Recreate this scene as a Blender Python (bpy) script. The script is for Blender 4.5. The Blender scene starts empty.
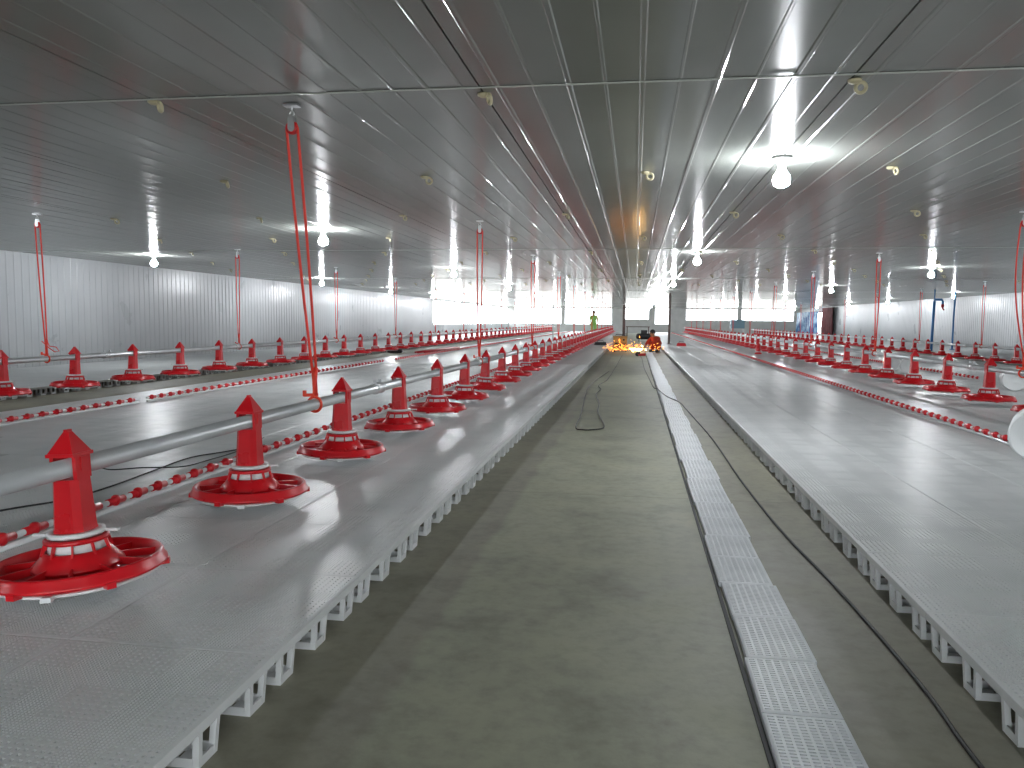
import bpy, math, random
from mathutils import Vector, Matrix
random.seed(7)
PI = math.pi
sc = bpy.context.scene
col = sc.collection

# ------------------------------------------------------------------ mesh kit
class MB:
    def __init__(s):
        s.v, s.f, s.m, s.sm = [], [], [], []
    def face(s, idx, m=0, sm=False):
        s.f.append(idx); s.m.append(m); s.sm.append(sm)
    def box(s, x0, x1, y0, y1, z0, z1, m=0):
        b = len(s.v)
        s.v += [(x0,y0,z0),(x1,y0,z0),(x1,y1,z0),(x0,y1,z0),(x0,y0,z1),(x1,y0,z1),(x1,y1,z1),(x0,y1,z1)]
        for q in ((0,3,2,1),(4,5,6,7),(0,1,5,4),(1,2,6,5),(2,3,7,6),(3,0,4,7)):
            s.face([b+i for i in q], m)
    def hexa(s, p, m=0):
        b = len(s.v); s.v += [tuple(q) for q in p]
        for q in ((0,3,2,1),(4,5,6,7),(0,1,5,4),(1,2,6,5),(2,3,7,6),(3,0,4,7)):
            s.face([b+i for i in q], m)
    def bar(s, a, c, w, h, m=0, up=(0,0,1)):
        a, c = Vector(a), Vector(c); d = (c-a).normalized(); u = Vector(up)
        if abs(d.dot(u)) > .95: u = Vector((1,0,0))
        r = d.cross(u).normalized()*(w/2); t = r.cross(d).normalized()*(h/2)
        s.hexa([a-r-t, a+r-t, c+r-t, c-r-t, a-r+t, a+r+t, c+r+t, c-r+t], m)
    def lathe(s, prof, n=32, m=0, cx=0, cy=0, cz=0, close=False, sm=True, axis='z', off=0.0):
        b = len(s.v); k = len(prof)
        for i in range(n):
            a = 2*PI*i/n + off; ca, sa = math.cos(a), math.sin(a)
            for r, z in prof:
                if axis == 'z': s.v.append((cx+r*ca, cy+r*sa, cz+z))
                elif axis == 'y': s.v.append((cx+r*ca, cy+z, cz+r*sa))
                else: s.v.append((cx+z, cy+r*ca, cz+r*sa))
        kk = k if close else k-1
        for i in range(n):
            j = (i+1) % n
            for q in range(kk):
                w = (q+1) % k
                f = [b+i*k+q, b+j*k+q, b+j*k+w, b+i*k+w]
                if prof[q][0] < 1e-6: f = [b+i*k+q, b+j*k+w, b+i*k+w]
                elif prof[w][0] < 1e-6: f = [b+i*k+q, b+j*k+q, b+i*k+w]
                if axis == 'y': f = f[::-1]
                s.face(f, m, sm)
    def tube(s, path, r, n=8, m=0, cap=True):
        P = [Vector(p) for p in path]; b = len(s.v); k = len(P)
        R = r if isinstance(r, (list, tuple)) else [r]*k
        for i, p in enumerate(P):
            d = (P[min(i+1,k-1)]-P[max(i-1,0)]).normalized()
            u = Vector((0,0,1)) if abs(d.z) < .9 else Vector((0,1,0))
            a = d.cross(u).normalized(); c = a.cross(d).normalized()
            for j in range(n):
                t = 2*PI*j/n
                s.v.append(tuple(p + a*(R[i]*math.cos(t)) + c*(R[i]*math.sin(t))))
        for i in range(k-1):
            for j in range(n):
                q = (j+1) % n
                s.face([b+i*n+j, b+i*n+q, b+(i+1)*n+q, b+(i+1)*n+j], m, True)
        if cap:
            s.face([b+j for j in range(n)][::-1], m); s.face([b+(k-1)*n+j for j in range(n)], m)
    def torus(s, c, R, r, ax, n=20, k=8, m=0):
        c = Vector(c); ax = Vector(ax).normalized()
        u = Vector((0,0,1)) if abs(ax.z) < .9 else Vector((1,0,0))
        a = ax.cross(u).normalized(); d = ax.cross(a)
        b = len(s.v)
        for i in range(n):
            t = 2*PI*i/n; e = a*math.cos(t)+d*math.sin(t)
            for j in range(k):
                w = 2*PI*j/k
                s.v.append(tuple(c + e*(R+r*math.cos(w)) + ax*(r*math.sin(w))))
        for i in range(n):
            for j in range(k):
                i2, j2 = (i+1) % n, (j+1) % k
                s.face([b+i*k+j, b+i2*k+j, b+i2*k+j2, b+i*k+j2], m, True)
    def ball(s, c, r, n=16, k=8, m=0, sz=1.0):
        prof = [(r*math.sin(PI*i/k) if 0 < i < k else 0.0, -r*sz*math.cos(PI*i/k)) for i in range(k+1)]
        s.lathe(prof, n, m, c[0], c[1], c[2])
    def mesh(s, name, mats, fix=True):
        me = bpy.data.meshes.new(name)
        me.from_pydata(s.v, [], s.f); 
        for x in (mats if isinstance(mats, (list, tuple)) else [mats]): me.materials.append(x)
        me.polygons.foreach_set('material_index', s.m)
        me.polygons.foreach_set('use_smooth', s.sm)
        me.update()
        return me
    def build(s, name, mats, parent=None, loc=None):
        o = bpy.data.objects.new(name, s.mesh(name, mats)); col.objects.link(o)
        if parent: o.parent = parent
        if loc: o.location = loc
        return o

def tag(o, label, cat, group=None, kind=None):
    o['label'] = label; o['category'] = cat
    if group: o['group'] = group
    if kind: o['kind'] = kind
    return o
def empty(name, loc=(0,0,0), rz=0.0):
    o = bpy.data.objects.new(name, None); col.objects.link(o); o.location = loc
    o.rotation_euler = (0,0,rz); o.empty_display_size = .1
    return o
def struct(o):
    o['kind'] = 'structure'; return o
def dup(o, parent=None):
    c = o.copy(); col.objects.link(c)
    if parent:
        c.parent = parent
    for ch in list(o.children): dup(ch, c)
    return c
ONES = ['','first','second','third','fourth','fifth','sixth','seventh','eighth','ninth','tenth','eleventh','twelfth','thirteenth','fourteenth','fifteenth','sixteenth','seventeenth','eighteenth','nineteenth']
TENS = ['','','twenty','thirty','forty','fifty','sixty','seventy','eighty','ninety']
TENTH = ['','','twentieth','thirtieth','fortieth','fiftieth','sixtieth','seventieth','eightieth','ninetieth']
def nth(n):
    if n < 20: return ONES[n]
    if n >= 100: return 'hundredth' if n == 100 else 'hundred and ' + nth(n-100)
    return TENTH[n//10] if n % 10 == 0 else TENS[n//10] + '-' + ONES[n % 10]

# ------------------------------------------------------------------ materials
def mat(name, c, rough=.5, metal=0.0, spec=.5, emit=None, es=0.0):
    m = bpy.data.materials.new(name); m.use_nodes = True
    p = m.node_tree.nodes['Principled BSDF']
    p.inputs['Base Color'].default_value = (*c, 1); p.inputs['Roughness'].default_value = rough
    p.inputs['Metallic'].default_value = metal; p.inputs['Specular IOR Level'].default_value = spec
    if emit:
        p.inputs['Emission Color'].default_value = (*emit, 1); p.inputs['Emission Strength'].default_value = es
    return m
def nodes(m):
    nt = m.node_tree
    return nt, nt.nodes, nt.links, nt.nodes['Principled BSDF']
def noise_tint(m, c1, c2, scale=3.0, detail=6, rough_var=None, bump=0.0, bscale=None, stretch=(1,1,1), lo=.35, hi=.65):
    nt, N, Lk, p = nodes(m)
    tc = N.new('ShaderNodeTexCoord'); mp = N.new('ShaderNodeMapping'); mp.inputs['Scale'].default_value = stretch
    Lk.new(tc.outputs['Object'], mp.inputs['Vector'])
    n = N.new('ShaderNodeTexNoise'); n.inputs['Scale'].default_value = scale; n.inputs['Detail'].default_value = detail
    Lk.new(mp.outputs['Vector'], n.inputs['Vector'])
    r = N.new('ShaderNodeValToRGB'); r.color_ramp.elements[0].position = lo; r.color_ramp.elements[1].position = hi
    r.color_ramp.elements[0].color = (*c1, 1); r.color_ramp.elements[1].color = (*c2, 1)
    Lk.new(n.outputs['Fac'], r.inputs['Fac']); Lk.new(r.outputs['Color'], p.inputs['Base Color'])
    if rough_var:
        q = N.new('ShaderNodeMapRange'); q.inputs['To Min'].default_value = rough_var[0]; q.inputs['To Max'].default_value = rough_var[1]
        Lk.new(n.outputs['Fac'], q.inputs['Value']); Lk.new(q.outputs['Result'], p.inputs['Roughness'])
    if bump:
        n2 = N.new('ShaderNodeTexNoise'); n2.inputs['Scale'].default_value = bscale or scale*4; n2.inputs['Detail'].default_value = 3
        Lk.new(mp.outputs['Vector'], n2.inputs['Vector'])
        b = N.new('ShaderNodeBump'); b.inputs['Strength'].default_value = bump; b.inputs['Distance'].default_value = .02
        Lk.new(n2.outputs['Fac'], b.inputs['Height']); Lk.new(b.outputs['Normal'], p.inputs['Normal'])
    return m

M = {}
M['red'] = noise_tint(mat('red plastic', (.50,.008,.018), .3), (.58,.006,.012), (.66,.008,.016), 6, rough_var=(.24,.34))
M['red_dark'] = mat('dark red plastic', (.42,.008,.016), .35)  # deeper red body colour of the valve, spare pipes, small bag and grinder
M['white_pl'] = mat('white plastic', (.78,.80,.80), .35)
M['slat'] = noise_tint(mat('slat plastic', (.70,.72,.72), .3), (.70,.72,.72), (.77,.785,.785), 2.5, rough_var=(.30,.42), bump=.06, bscale=14)
M['drain'] = noise_tint(mat('drain cover plastic', (.66,.69,.72), .4), (.58,.61,.64), (.68,.71,.74), 5, rough_var=(.35,.5))
M['galv'] = noise_tint(mat('galvanised steel', (.62,.64,.66), .28, .55), (.62,.64,.66), (.80,.82,.83), 9, rough_var=(.24,.38), stretch=(1,.25,1))
M['steel'] = mat('zinc steel', (.65,.66,.68), .3, 1.0)
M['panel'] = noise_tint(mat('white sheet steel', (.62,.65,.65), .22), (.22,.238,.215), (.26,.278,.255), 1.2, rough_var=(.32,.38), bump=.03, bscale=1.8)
pn = M['panel'].node_tree.nodes['Principled BSDF']; pn.inputs['Coat Weight'].default_value = .8; pn.inputs['Coat Roughness'].default_value = .12
pn.inputs['Specular IOR Level'].default_value = .9; pn.inputs['Anisotropic'].default_value = .92
_t = M['panel'].node_tree.nodes.new('ShaderNodeCombineXYZ'); _t.inputs[1].default_value = 1.0      # sheets embossed across their length
M['panel'].node_tree.links.new(_t.outputs[0], pn.inputs['Tangent'])
M['wallp'] = noise_tint(mat('white wall sheet', (.72,.75,.76), .28), (.41,.43,.45), (.46,.48,.495), 1.0, rough_var=(.24,.34), bump=.08, bscale=2.0)
M['trim'] = mat('grey joint strip', (.50,.53,.50), .3)
M['joint'] = mat('dark joint sealant', (.05,.05,.05), .7)
M['rope'] = mat('red nylon rope', (.86,.05,.03), .55)
M['hook'] = mat('orange red hook plastic', (.85,.06,.02), .4)
M['clip'] = mat('yellowed clip plastic', (.55,.50,.33), .5)
M['dark'] = mat('dark rubber', (.02,.02,.022), .6)
M['cable'] = mat('black cable rubber', (.025,.025,.025), .55)
M['iron'] = noise_tint(mat('brown painted iron', (.09,.055,.05), .5), (.07,.045,.04), (.12,.07,.06), 5)
M['blue'] = mat('blue painted pipe', (.05,.22,.55), .4)
M['tank'] = mat('blue grey plastic', (.16,.30,.38), .4)
M['tan'] = noise_tint(mat('tan painted case', (.45,.27,.07), .5), (.40,.24,.06), (.50,.31,.09), 5)
M['bulb'] = mat('lit bulb', (1,1,1), .3, emit=(.93,.96,1.0), es=900)
M['socket'] = mat('white lamp holder', (.8,.8,.8), .4)
M['spark'] = mat('spark orange', (1,.4,.05), .5, emit=(1.0,.36,.06), es=7)
M['spark_hot'] = mat('spark hot', (1,.8,.4), .5, emit=(1.0,.62,.22), es=20)
M['shirt'] = mat('orange red cloth', (.46,.045,.02), .8)
M['vest'] = mat('light green cloth', (.30,.62,.14), .8)
M['trousers'] = mat('dark cloth', (.03,.03,.04), .8)
M['skin'] = mat('skin', (.36,.19,.12), .55)
M['hair'] = mat('black hair', (.01,.01,.01), .6)
M['curtain'] = noise_tint(mat('dark red curtain', (.12,.02,.03), .7), (.09,.015,.02), (.15,.03,.035), 3)
M['tarp'] = noise_tint(mat('blue tarpaulin', (.08,.22,.45), .35), (.04,.14,.36), (.30,.50,.68), 2.2, lo=.45, hi=.62)
M['grey'] = noise_tint(mat('grey board', (.6,.61,.61), .6), (.55,.56,.56), (.63,.64,.64), 2)
M['frame'] = mat('white frame', (.7,.72,.72), .4)
M['earth'] = mat('pale ground', (.55,.53,.48), .9)

# concrete floor: aisle slab, darker side strips (a separate pour), transverse joints
def concrete():
    m = mat('concrete', (.1,.1,.08), .6); nt, N, Lk, p = nodes(m)
    tc = N.new('ShaderNodeTexCoord')
    def nz(scale, det=8, st=(1,1,1)):
        mp = N.new('ShaderNodeMapping'); mp.inputs['Scale'].default_value = st
        Lk.new(tc.outputs['Object'], mp.inputs['Vector'])
        n = N.new('ShaderNodeTexNoise'); n.inputs['Scale'].default_value = scale; n.inputs['Detail'].default_value = det
        n.inputs['Roughness'].default_value = .62
        Lk.new(mp.outputs['Vector'], n.inputs['Vector']); return n
    def ramp(src, stops):
        r = N.new('ShaderNodeValToRGB'); e = r.color_ramp.elements
        e[0].position, e[0].color = stops[0][0], (*stops[0][1], 1)
        e[1].position, e[1].color = stops[-1][0], (*stops[-1][1], 1)
        for po, c in stops[1:-1]:
            q = e.new(po); q.color = (*c, 1)
        Lk.new(src, r.inputs['Fac']); return r
    def mix(f, a, b, mode='MIX'):
        x = N.new('ShaderNodeMix'); x.data_type = 'RGBA'; x.blend_type = mode
        if isinstance(f, float): x.inputs[0].default_value = f
        else: Lk.new(f, x.inputs[0])
        Lk.new(a, x.inputs[6])
        Lk.new(b, x.inputs[7]) if not isinstance(b, tuple) else setattr(x.inputs[7], 'default_value', (*b, 1))
        return x.outputs[2]
    big = nz(.55, 6, (1,.6,1)); mid = nz(2.6, 9); fine = nz(16, 6)
    slab = ramp(big.outputs['Fac'], [(.30,(.27,.274,.196)), (.52,(.350,.353,.260)), (.72,(.392,.392,.296))])
    side = ramp(big.outputs['Fac'], [(.30,(.235,.226,.170)), (.55,(.280,.266,.205)), (.75,(.315,.300,.235))])
    sx = N.new('ShaderNodeSeparateXYZ'); Lk.new(tc.outputs['Object'], sx.inputs[0])
    def math_(op, a, b=None):
        x = N.new('ShaderNodeMath'); x.operation = op
        Lk.new(a, x.inputs[0]) if not isinstance(a, float) else setattr(x.inputs[0], 'default_value', a)
        if b is not None:
            Lk.new(b, x.inputs[1]) if not isinstance(b, float) else setattr(x.inputs[1], 'default_value', b)
        return x.outputs[0]
    # wandering edge of the side pour
    wob = math_('MULTIPLY', math_('SUBTRACT', mid.outputs['Fac'], .5), .10)
    xx = math_('ADD', sx.outputs['X'], wob)
    l = N.new('ShaderNodeMapRange'); l.interpolation_type = 'SMOOTHSTEP'
    l.inputs['From Min'].default_value = -.66; l.inputs['From Max'].default_value = -.72; Lk.new(xx, l.inputs['Value'])
    r = N.new('ShaderNodeMapRange'); r.interpolation_type = 'SMOOTHSTEP'
    r.inputs['From Min'].default_value = .35; r.inputs['From Max'].default_value = .40; Lk.new(xx, r.inputs['Value'])
    band = math_('MAXIMUM', l.outputs['Result'], r.outputs['Result'])
    c = mix(band, slab.outputs['Color'], side.outputs['Color'])
    st = ramp(mid.outputs['Fac'], [(.28,(.62,.62,.60)), (.5,(1,1,1)), (.75,(1.18,1.18,1.15))])
    c = mix(1.0, c, st.outputs['Color'], 'MULTIPLY')
    sp = ramp(fine.outputs['Fac'], [(.25,(.82,.82,.82)), (.55,(1.03,1.03,1.03))])
    c = mix(1.0, c, sp.outputs['Color'], 'MULTIPLY')
    # saw-cut joints across the slab every 3.4 m
    yy = math_('ADD', sx.outputs['Y'], math_('MULTIPLY', wob, .4))
    md = math_('PINGPONG', math_('ADD', yy, .2), 2.6)
    jf = math_('LESS_THAN', md, .010)
    jf = math_('MULTIPLY', jf, .22)
    c = mix(jf, c, (.05,.05,.04))
    Lk.new(c, p.inputs['Base Color'])
    q = N.new('ShaderNodeMapRange'); q.inputs['To Min'].default_value = .38; q.inputs['To Max'].default_value = .75
    Lk.new(mid.outputs['Fac'], q.inputs['Value']); Lk.new(q.outputs['Result'], p.inputs['Roughness'])
    b = N.new('ShaderNodeBump'); b.inputs['Strength'].default_value = .25; b.inputs['Distance'].default_value = .006
    Lk.new(fine.outputs['Fac'], b.inputs['Height']); Lk.new(b.outputs['Normal'], p.inputs['Normal'])
    return m
M['concrete'] = concrete()

# ------------------------------------------------------------------ room
XL, XR, YB, YE, ZC = -12.1, 14.8, -6.0, 76.0, 2.355
b = MB(); b.box(XL-.2, XR+.2, YB-.2, YE+.2, -.15, 0.0); struct(b.build('floor', M['concrete']))
b = MB(); b.box(-140, 140, -60, 260, -.5, -.16); struct(b.build('ground_outside', M['earth']))

# ceiling: ribbed steel sheets, groove joints every 1.93 m, cross joints every 9.77 m
b = MB()
JX = [-.86 + 1.93*k for k in range(-7, 10)]
JX = [x for x in JX if XL < x < XR]
cuts = [XL-.1] + JX + [XR+.1]
ys = [YB-.1] + [4.33 + 9.77*k for k in range(-1, 8) if YB < 4.33+9.77*k < YE] + [YE+.1]
for a, c in zip(cuts[:-1], cuts[1:]):
    prof = [(a+.003, ZC+.02), (a+.005, ZC)]
    n = max(1, round((c-a)/.193)); st = (c-a)/n
    for i in range(n):
        x = a + st*(i+.5)
        if i % 2 == 0: prof += [(x-.016, ZC), (x-.009, ZC-.004), (x+.009, ZC-.004), (x+.016, ZC)]
        else: prof += [(x-.010, ZC), (x-.005, ZC-.002), (x+.005, ZC-.002), (x+.010, ZC)]
    prof += [(c-.005, ZC), (c-.003, ZC+.02)]
    for y0, y1 in zip(ys[:-1], ys[1:]):
        k0 = len(b.v)
        for (x, z) in prof: b.v += [(x, y0+.004, z), (x, y1-.004, z)]
        for i in range(len(prof)-1):
            q = k0+2*i; b.face([q, q+1, q+3, q+2])
k0 = len(b.v)
b.box(XL-.2, XR+.2, YB-.2, YE+.2, ZC+.021, ZC+.2, 1)
struct(b.build('ceiling', [M['panel'], M['joint']]))
tr = 0
for y in ys[1:-1]:
    tr += 1
    t = MB(); k0 = len(t.v); n = 8
    for i in range(n+1):
        a = PI*i/n; t.v += [(XL, y-.010*math.cos(a), ZC-.0041-.006*math.sin(a)), (XR, y-.010*math.cos(a), ZC-.0041-.006*math.sin(a))]
    for i in range(n): t.face([k0+2*i, k0+2*i+2, k0+2*i+3, k0+2*i+1], 0, True)
    t.face([k0, k0+1, k0+2*n+1, k0+2*n]); struct(t.build('trim_%d' % tr, M['trim']))

def ribbed(y0, y1, x, sgn, z0, z1, bm):
    n = round((y1-y0)/.2); st = (y1-y0)/n; prof = [(y0, 0)]
    for i in range(n):
        y = y0 + st*(i+.5); prof += [(y-.025, 0), (y-.012, .009), (y+.012, .009), (y+.025, 0)]
    prof.append((y1, 0)); k0 = len(bm.v)
    for (y, d) in prof: bm.v += [(x-sgn*d, y, z0), (x-sgn*d, y, z1)]
    for i in range(len(prof)-1):
        q = k0+2*i; f = [q, q+2, q+3, q+1]
        bm.face(f if sgn < 0 else f[::-1])
    bm.box(min(x+sgn*.001, x+sgn*.15), max(x+sgn*.001, x+sgn*.15), y0, y1, z0, z1)
LW0, RW0 = 47.0, 66.0
b = MB(); ribbed(YB, LW0, XL, -1, 0, ZC+.02, b); ribbed(LW0, YE, XL, -1, 0, .75, b); ribbed(LW0, YE, XL, -1, 2.3, ZC+.02, b)
struct(b.build('wall_left', M['wallp']))
b = MB(); ribbed(YB, RW0, XR, 1, 0, ZC+.02, b); ribbed(RW0, YE, XR, 1, 2.05, ZC+.02, b); ribbed(71.5, YE, XR, 1, 0, 2.05, b)
struct(b.build('wall_right', M['wallp']))
b = MB(); b.box(XL-.1, -4.6, YB-.15, YB, 0, ZC+.02); b.box(5.0, XR+.1, YB-.15, YB, 0, ZC+.02); b.box(-4.6, 5.0, YB-.15, YB, 2.2, ZC+.02); struct(b.build('wall_back', M['wallp']))
# end wall with its openings
holes = [(-11.6,-7.0,.75,2.33), (-6.7,-2.2,.75,2.33), (-1.2,1.25,1.25,2.32), (1.75,3.15,.80,2.33), (4.6,9.3,1.2,2.30), (9.6,14.3,1.2,2.30)]
b = MB(); x = XL-.1
for (h0, h1, z0, z1) in holes:
    b.box(x, h0, YE, YE+.15, 0, ZC+.02); b.box(h0, h1, YE, YE+.15, 0, z0); b.box(h0, h1, YE, YE+.15, z1, ZC+.02); x = h1
b.box(x, XR+.1, YE, YE+.15, 0, ZC+.02)
struct(b.build('wall_end', M['grey']))
wn = 0
def window(x0, x1, z0, z1, nm):
    global wn; wn += 1
    w = MB(); t = .05
    w.box(x0, x1, YE+.03, YE+.1, z0, z0+t); w.box(x0, x1, YE+.03, YE+.1, z1-t, z1)
    w.box(x0, x0+t, YE+.03, YE+.1, z0+t, z1-t); w.box(x1-t, x1, YE+.03, YE+.1, z0+t, z1-t)
    for i in range(1, nm+1):
        xm = x0+(x1-x0)*i/(nm+1); w.box(xm-.02, xm+.02, YE+.04, YE+.09, z0+t, z1-t)
    struct(w.build('window_%d' % wn, M['frame']))
for h, nm in zip(holes, (4, 4, 1, 0, 4, 4)): window(*h, nm)
wn += 1
w = MB(); n = 14
w.box(XL-.10, XL-.03, LW0, YE, .75, .80); w.box(XL-.10, XL-.03, LW0, YE, 2.25, 2.3)
for i in range(n+1):
    y = LW0 + (YE-LW0)*i/n; w.box(XL-.09, XL-.04, max(LW0, y-.025), min(YE, y+.025), .80, 2.25)
struct(w.build('window_%d' % wn, M['frame']))
# doorway in the right wall: frame, curtain, tarpaulin
w = MB(); w.box(XR-.06, XR+.14, RW0, RW0+.12, 0, 2.05); w.box(XR-.06, XR+.14, 71.38, 71.5, 0, 2.05); w.box(XR-.06, XR+.14, RW0+.12, 71.38, 1.95, 2.05)
struct(w.build('door_1', M['iron']))
w = MB(); w.box(-4.6, -4.5, YB-.12, YB+.03, 0, 2.2); w.box(4.9, 5.0, YB-.12, YB+.03, 0, 2.2); w.box(-4.5, 4.9, YB-.12, YB+.03, 2.1, 2.2); struct(w.build('door_2', M['frame']))
def sheet(y0, y1, x, z0, z1, amp, n, th=.02):
    s = MB(); k0 = 0; m = 10
    for sd in (0, 1):
        for i in range(n+1):
            for j in range(m+1):
                u = i/n; v = j/m
                s.v.append((x + sd*th + amp*math.sin(u*n*1.1)*(1-.35*v) + .3*amp*math.sin(v*7+u*9), y0+(y1-y0)*u, z0+(z1-z0)*v))
    for sd in (0, 1):
        o = sd*(n+1)*(m+1)
        for i in range(n):
            for j in range(m):
                f = [o+i*(m+1)+j, o+(i+1)*(m+1)+j, o+(i+1)*(m+1)+j+1, o+i*(m+1)+j+1]
                s.face(f if sd else f[::-1], 0, True)
    return s
tag(sheet(62.6, 66.0, XR-.28, .16, 2.28, .07, 40).build('door_curtain', M['curtain']), 'dark red curtain hung beside the doorway at the far end of the right wall', 'curtain')
tag(sheet(66.6, 74.5, XR-.5, .16, 2.0, .10, 50).build('tarpaulin', M['tarp']), 'blue and white tarpaulin sheet hung across the far right corner', 'tarpaulin')

# ------------------------------------------------------------------ slatted floor
PX, PY, HZ = .67, .715, .12
def cup(b, cx, cy, top=.051, bot=.044, z1=.1, m=0, w=.017):
    def P(sx, sy, r, z): return (cx+sx*r, cy+sy*r, z)
    for sx in (-1, 1):
        for sy in (-1, 1):
            b.hexa([P(sx,sy,bot,0.0) if False else (cx+sx*bot-(w if sx>0 else 0), cy+sy*bot-(w if sy>0 else 0), 0), (cx+sx*bot+(0 if sx>0 else w), cy+sy*bot-(w if sy>0 else 0), 0),
                    (cx+sx*bot+(0 if sx>0 else w), cy+sy*bot+(0 if sy>0 else w), 0), (cx+sx*bot-(w if sx>0 else 0), cy+sy*bot+(0 if sy>0 else w), 0),
                    (cx+sx*top-(w if sx>0 else 0), cy+sy*top-(w if sy>0 else 0), z1), (cx+sx*top+(0 if sx>0 else w), cy+sy*top-(w if sy>0 else 0), z1),
                    (cx+sx*top+(0 if sx>0 else w), cy+sy*top+(0 if sy>0 else w), z1), (cx+sx*top-(w if sx>0 else 0), cy+sy*top+(0 if sy>0 else w), z1)], m)
    g = bot-w; t = .006
    b.box(cx-g, cx+g, cy-bot, cy-bot+t, 0, .024, m); b.box(cx-g, cx+g, cy+bot-t, cy+bot, 0, .024, m)
    b.box(cx-bot, cx-bot+t, cy-g, cy+g, 0, .024, m); b.box(cx+bot-t, cx+bot, cy-g, cy+g, 0, .024, m)
    g2 = top-w; q = top-.004
    b.box(cx-g2, cx+g2, cy-q, cy-q+t, .086, z1, m); b.box(cx-g2, cx+g2, cy+q-t, cy+q, .086, z1, m)
    b.box(cx-q, cx-q+t, cy-g2, cy+g2, .086, z1, m); b.box(cx+q-t, cx+q, cy-g2, cy+g2, .086, z1, m)
    b.box(cx-g, cx+g, cy-g, cy+g, .002, .006, m)
CX = [-.281, 0, .281]; CY = [-.262, 0, .262]
def slat_panel_mesh():
    t = MB(); hx, hy = PX/2-.0025, PY/2-.0025
    nx, ny = 30, 32; ix, iy = (2*hx-.024)/nx, (2*hy-.024)/ny
    z1, z0 = HZ, HZ-.0055
    grid = {}
    def V(x, y, z):
        k = (round(x, 5), round(y, 5), round(z, 5))
        if k not in grid:
            grid[k] = len(t.v); t.v.append((x, y, z))
        return grid[k]
    def cell(x0, y0, x1, y1, a, c):
        cx, cy = (x0+x1)/2, (y0+y1)/2
        o = [V(x0,y0,z1), V(x1,y0,z1), V(x1,y1,z1), V(x0,y1,z1)]
        n = [V(cx-a,cy-c,z1), V(cx+a,cy-c,z1), V(cx+a,cy+c,z1), V(cx-a,cy+c,z1)]
        l = [V(cx-a,cy-c,z0), V(cx+a,cy-c,z0), V(cx+a,cy+c,z0), V(cx-a,cy+c,z0)]
        for q in range(4):
            w = (q+1) % 4
            t.face([o[q], o[w], n[w], n[q]]); t.face([n[q], n[w], l[w], l[q]])
    for i in range(nx):
        for j in range(ny):
            x0 = -hx+.012+i*ix; y0 = -hy+.012+j*iy; x1, y1 = x0+ix, y0+iy; cx, cy = (x0+x1)/2, (y0+y1)/2
            if any(abs(cx-c) < .080 for c in CX) and any(abs(cy-c) < .088 for c in CY): cell(x0, y0, x1, y1, .0044, .0052)   # coarse holes over each leg
            else:
                for u in (0, 1):                                                                                            # fine holes elsewhere
                    for v in (0, 1): cell(x0+u*ix/2, y0+v*iy/2, x0+(u+1)*ix/2, y0+(v+1)*iy/2, .0030, .0032)
    # border ring and rim
    e = .012; zz = HZ-.028
    o = [V(-hx,-hy,z1-.002), V(hx,-hy,z1-.002), V(hx,hy,z1-.002), V(-hx,hy,z1-.002)]
    i_ = [V(-hx+e,-hy+e,z1), V(hx-e,-hy+e,z1), V(hx-e,hy-e,z1), V(-hx+e,hy-e,z1)]
    l = [V(-hx,-hy,zz), V(hx,-hy,zz), V(hx,hy,zz), V(-hx,hy,zz)]
    n = [V(-hx+.006,-hy+.006,zz), V(hx-.006,-hy+.006,zz), V(hx-.006,hy-.006,zz), V(-hx+.006,hy-.006,zz)]
    n2 = [V(-hx+.006,-hy+.006,z0), V(hx-.006,-hy+.006,z0), V(hx-.006,hy-.006,z0), V(-hx+.006,hy-.006,z0)]
    for q in range(4):
        w = (q+1) % 4
        t.face([o[q], o[w], i_[w], i_[q]]); t.face([l[q], l[w], o[w], o[q]]); t.face([n[q], n[w], l[w], l[q]]); t.face([n2[q], n2[w], n[w], n[q]])
    for cx in CX:
        for cy in CY:
            cup(t, cx, cy); t.box(max(cx-.082, -PX/2+.009), min(cx+.082, PX/2-.009), cy-.090, cy+.090, HZ-.0090, HZ-.0060)
    return t.mesh('slat_panel', M['slat'])
slat_me = slat_panel_mesh()
Y0P = 2.125; KMIN, KMAX = -8, 101
LX0, RX0 = -1.02, 1.0; NL, NR = 8, 12
f_, yaw, pit, roll = 796.0, .1529, .0801, .0092
CAMP = Vector((0, 0, 1.1))
Fv = Vector((-math.sin(yaw)*math.cos(pit), math.cos(yaw)*math.cos(pit), -math.sin(pit)))
R0 = Vector((math.cos(yaw), math.sin(yaw), 0)); U0 = R0.cross(Fv)
Rv = R0*math.cos(roll)+U0*math.sin(roll); Uv = -R0*math.sin(roll)+U0*math.cos(roll)
def seen_size(x, y):                       # picks which panels get an object of their own
    v = Vector((x, y, HZ))-CAMP; w = v.dot(Fv)
    if w < .3: return 0
    px, py = 512+f_*v.dot(Rv)/w, 384-f_*v.dot(Uv)/w
    m = f_*.45/w
    if px < -m or px > 1024+m or py > 768+m: return 0
    return 1/w**3
cells = []
for k in range(KMIN, KMAX):
    for c in range(NL): cells.append((seen_size(LX0-PX*(c+.5), Y0P+PY*(k+.5)), 'L', c, k))
    for c in range(NR): cells.append((seen_size(RX0+PX*(c+.5), Y0P+PY*(k+.5)), 'R', c, k))
cells.sort(key=lambda q: -q[0])
own = cells[:300]; rest = cells[300:]
firstk = {}
for s, sd, c, k in own: firstk[(sd, c)] = min(k, firstk.get((sd, c), 999))
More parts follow.
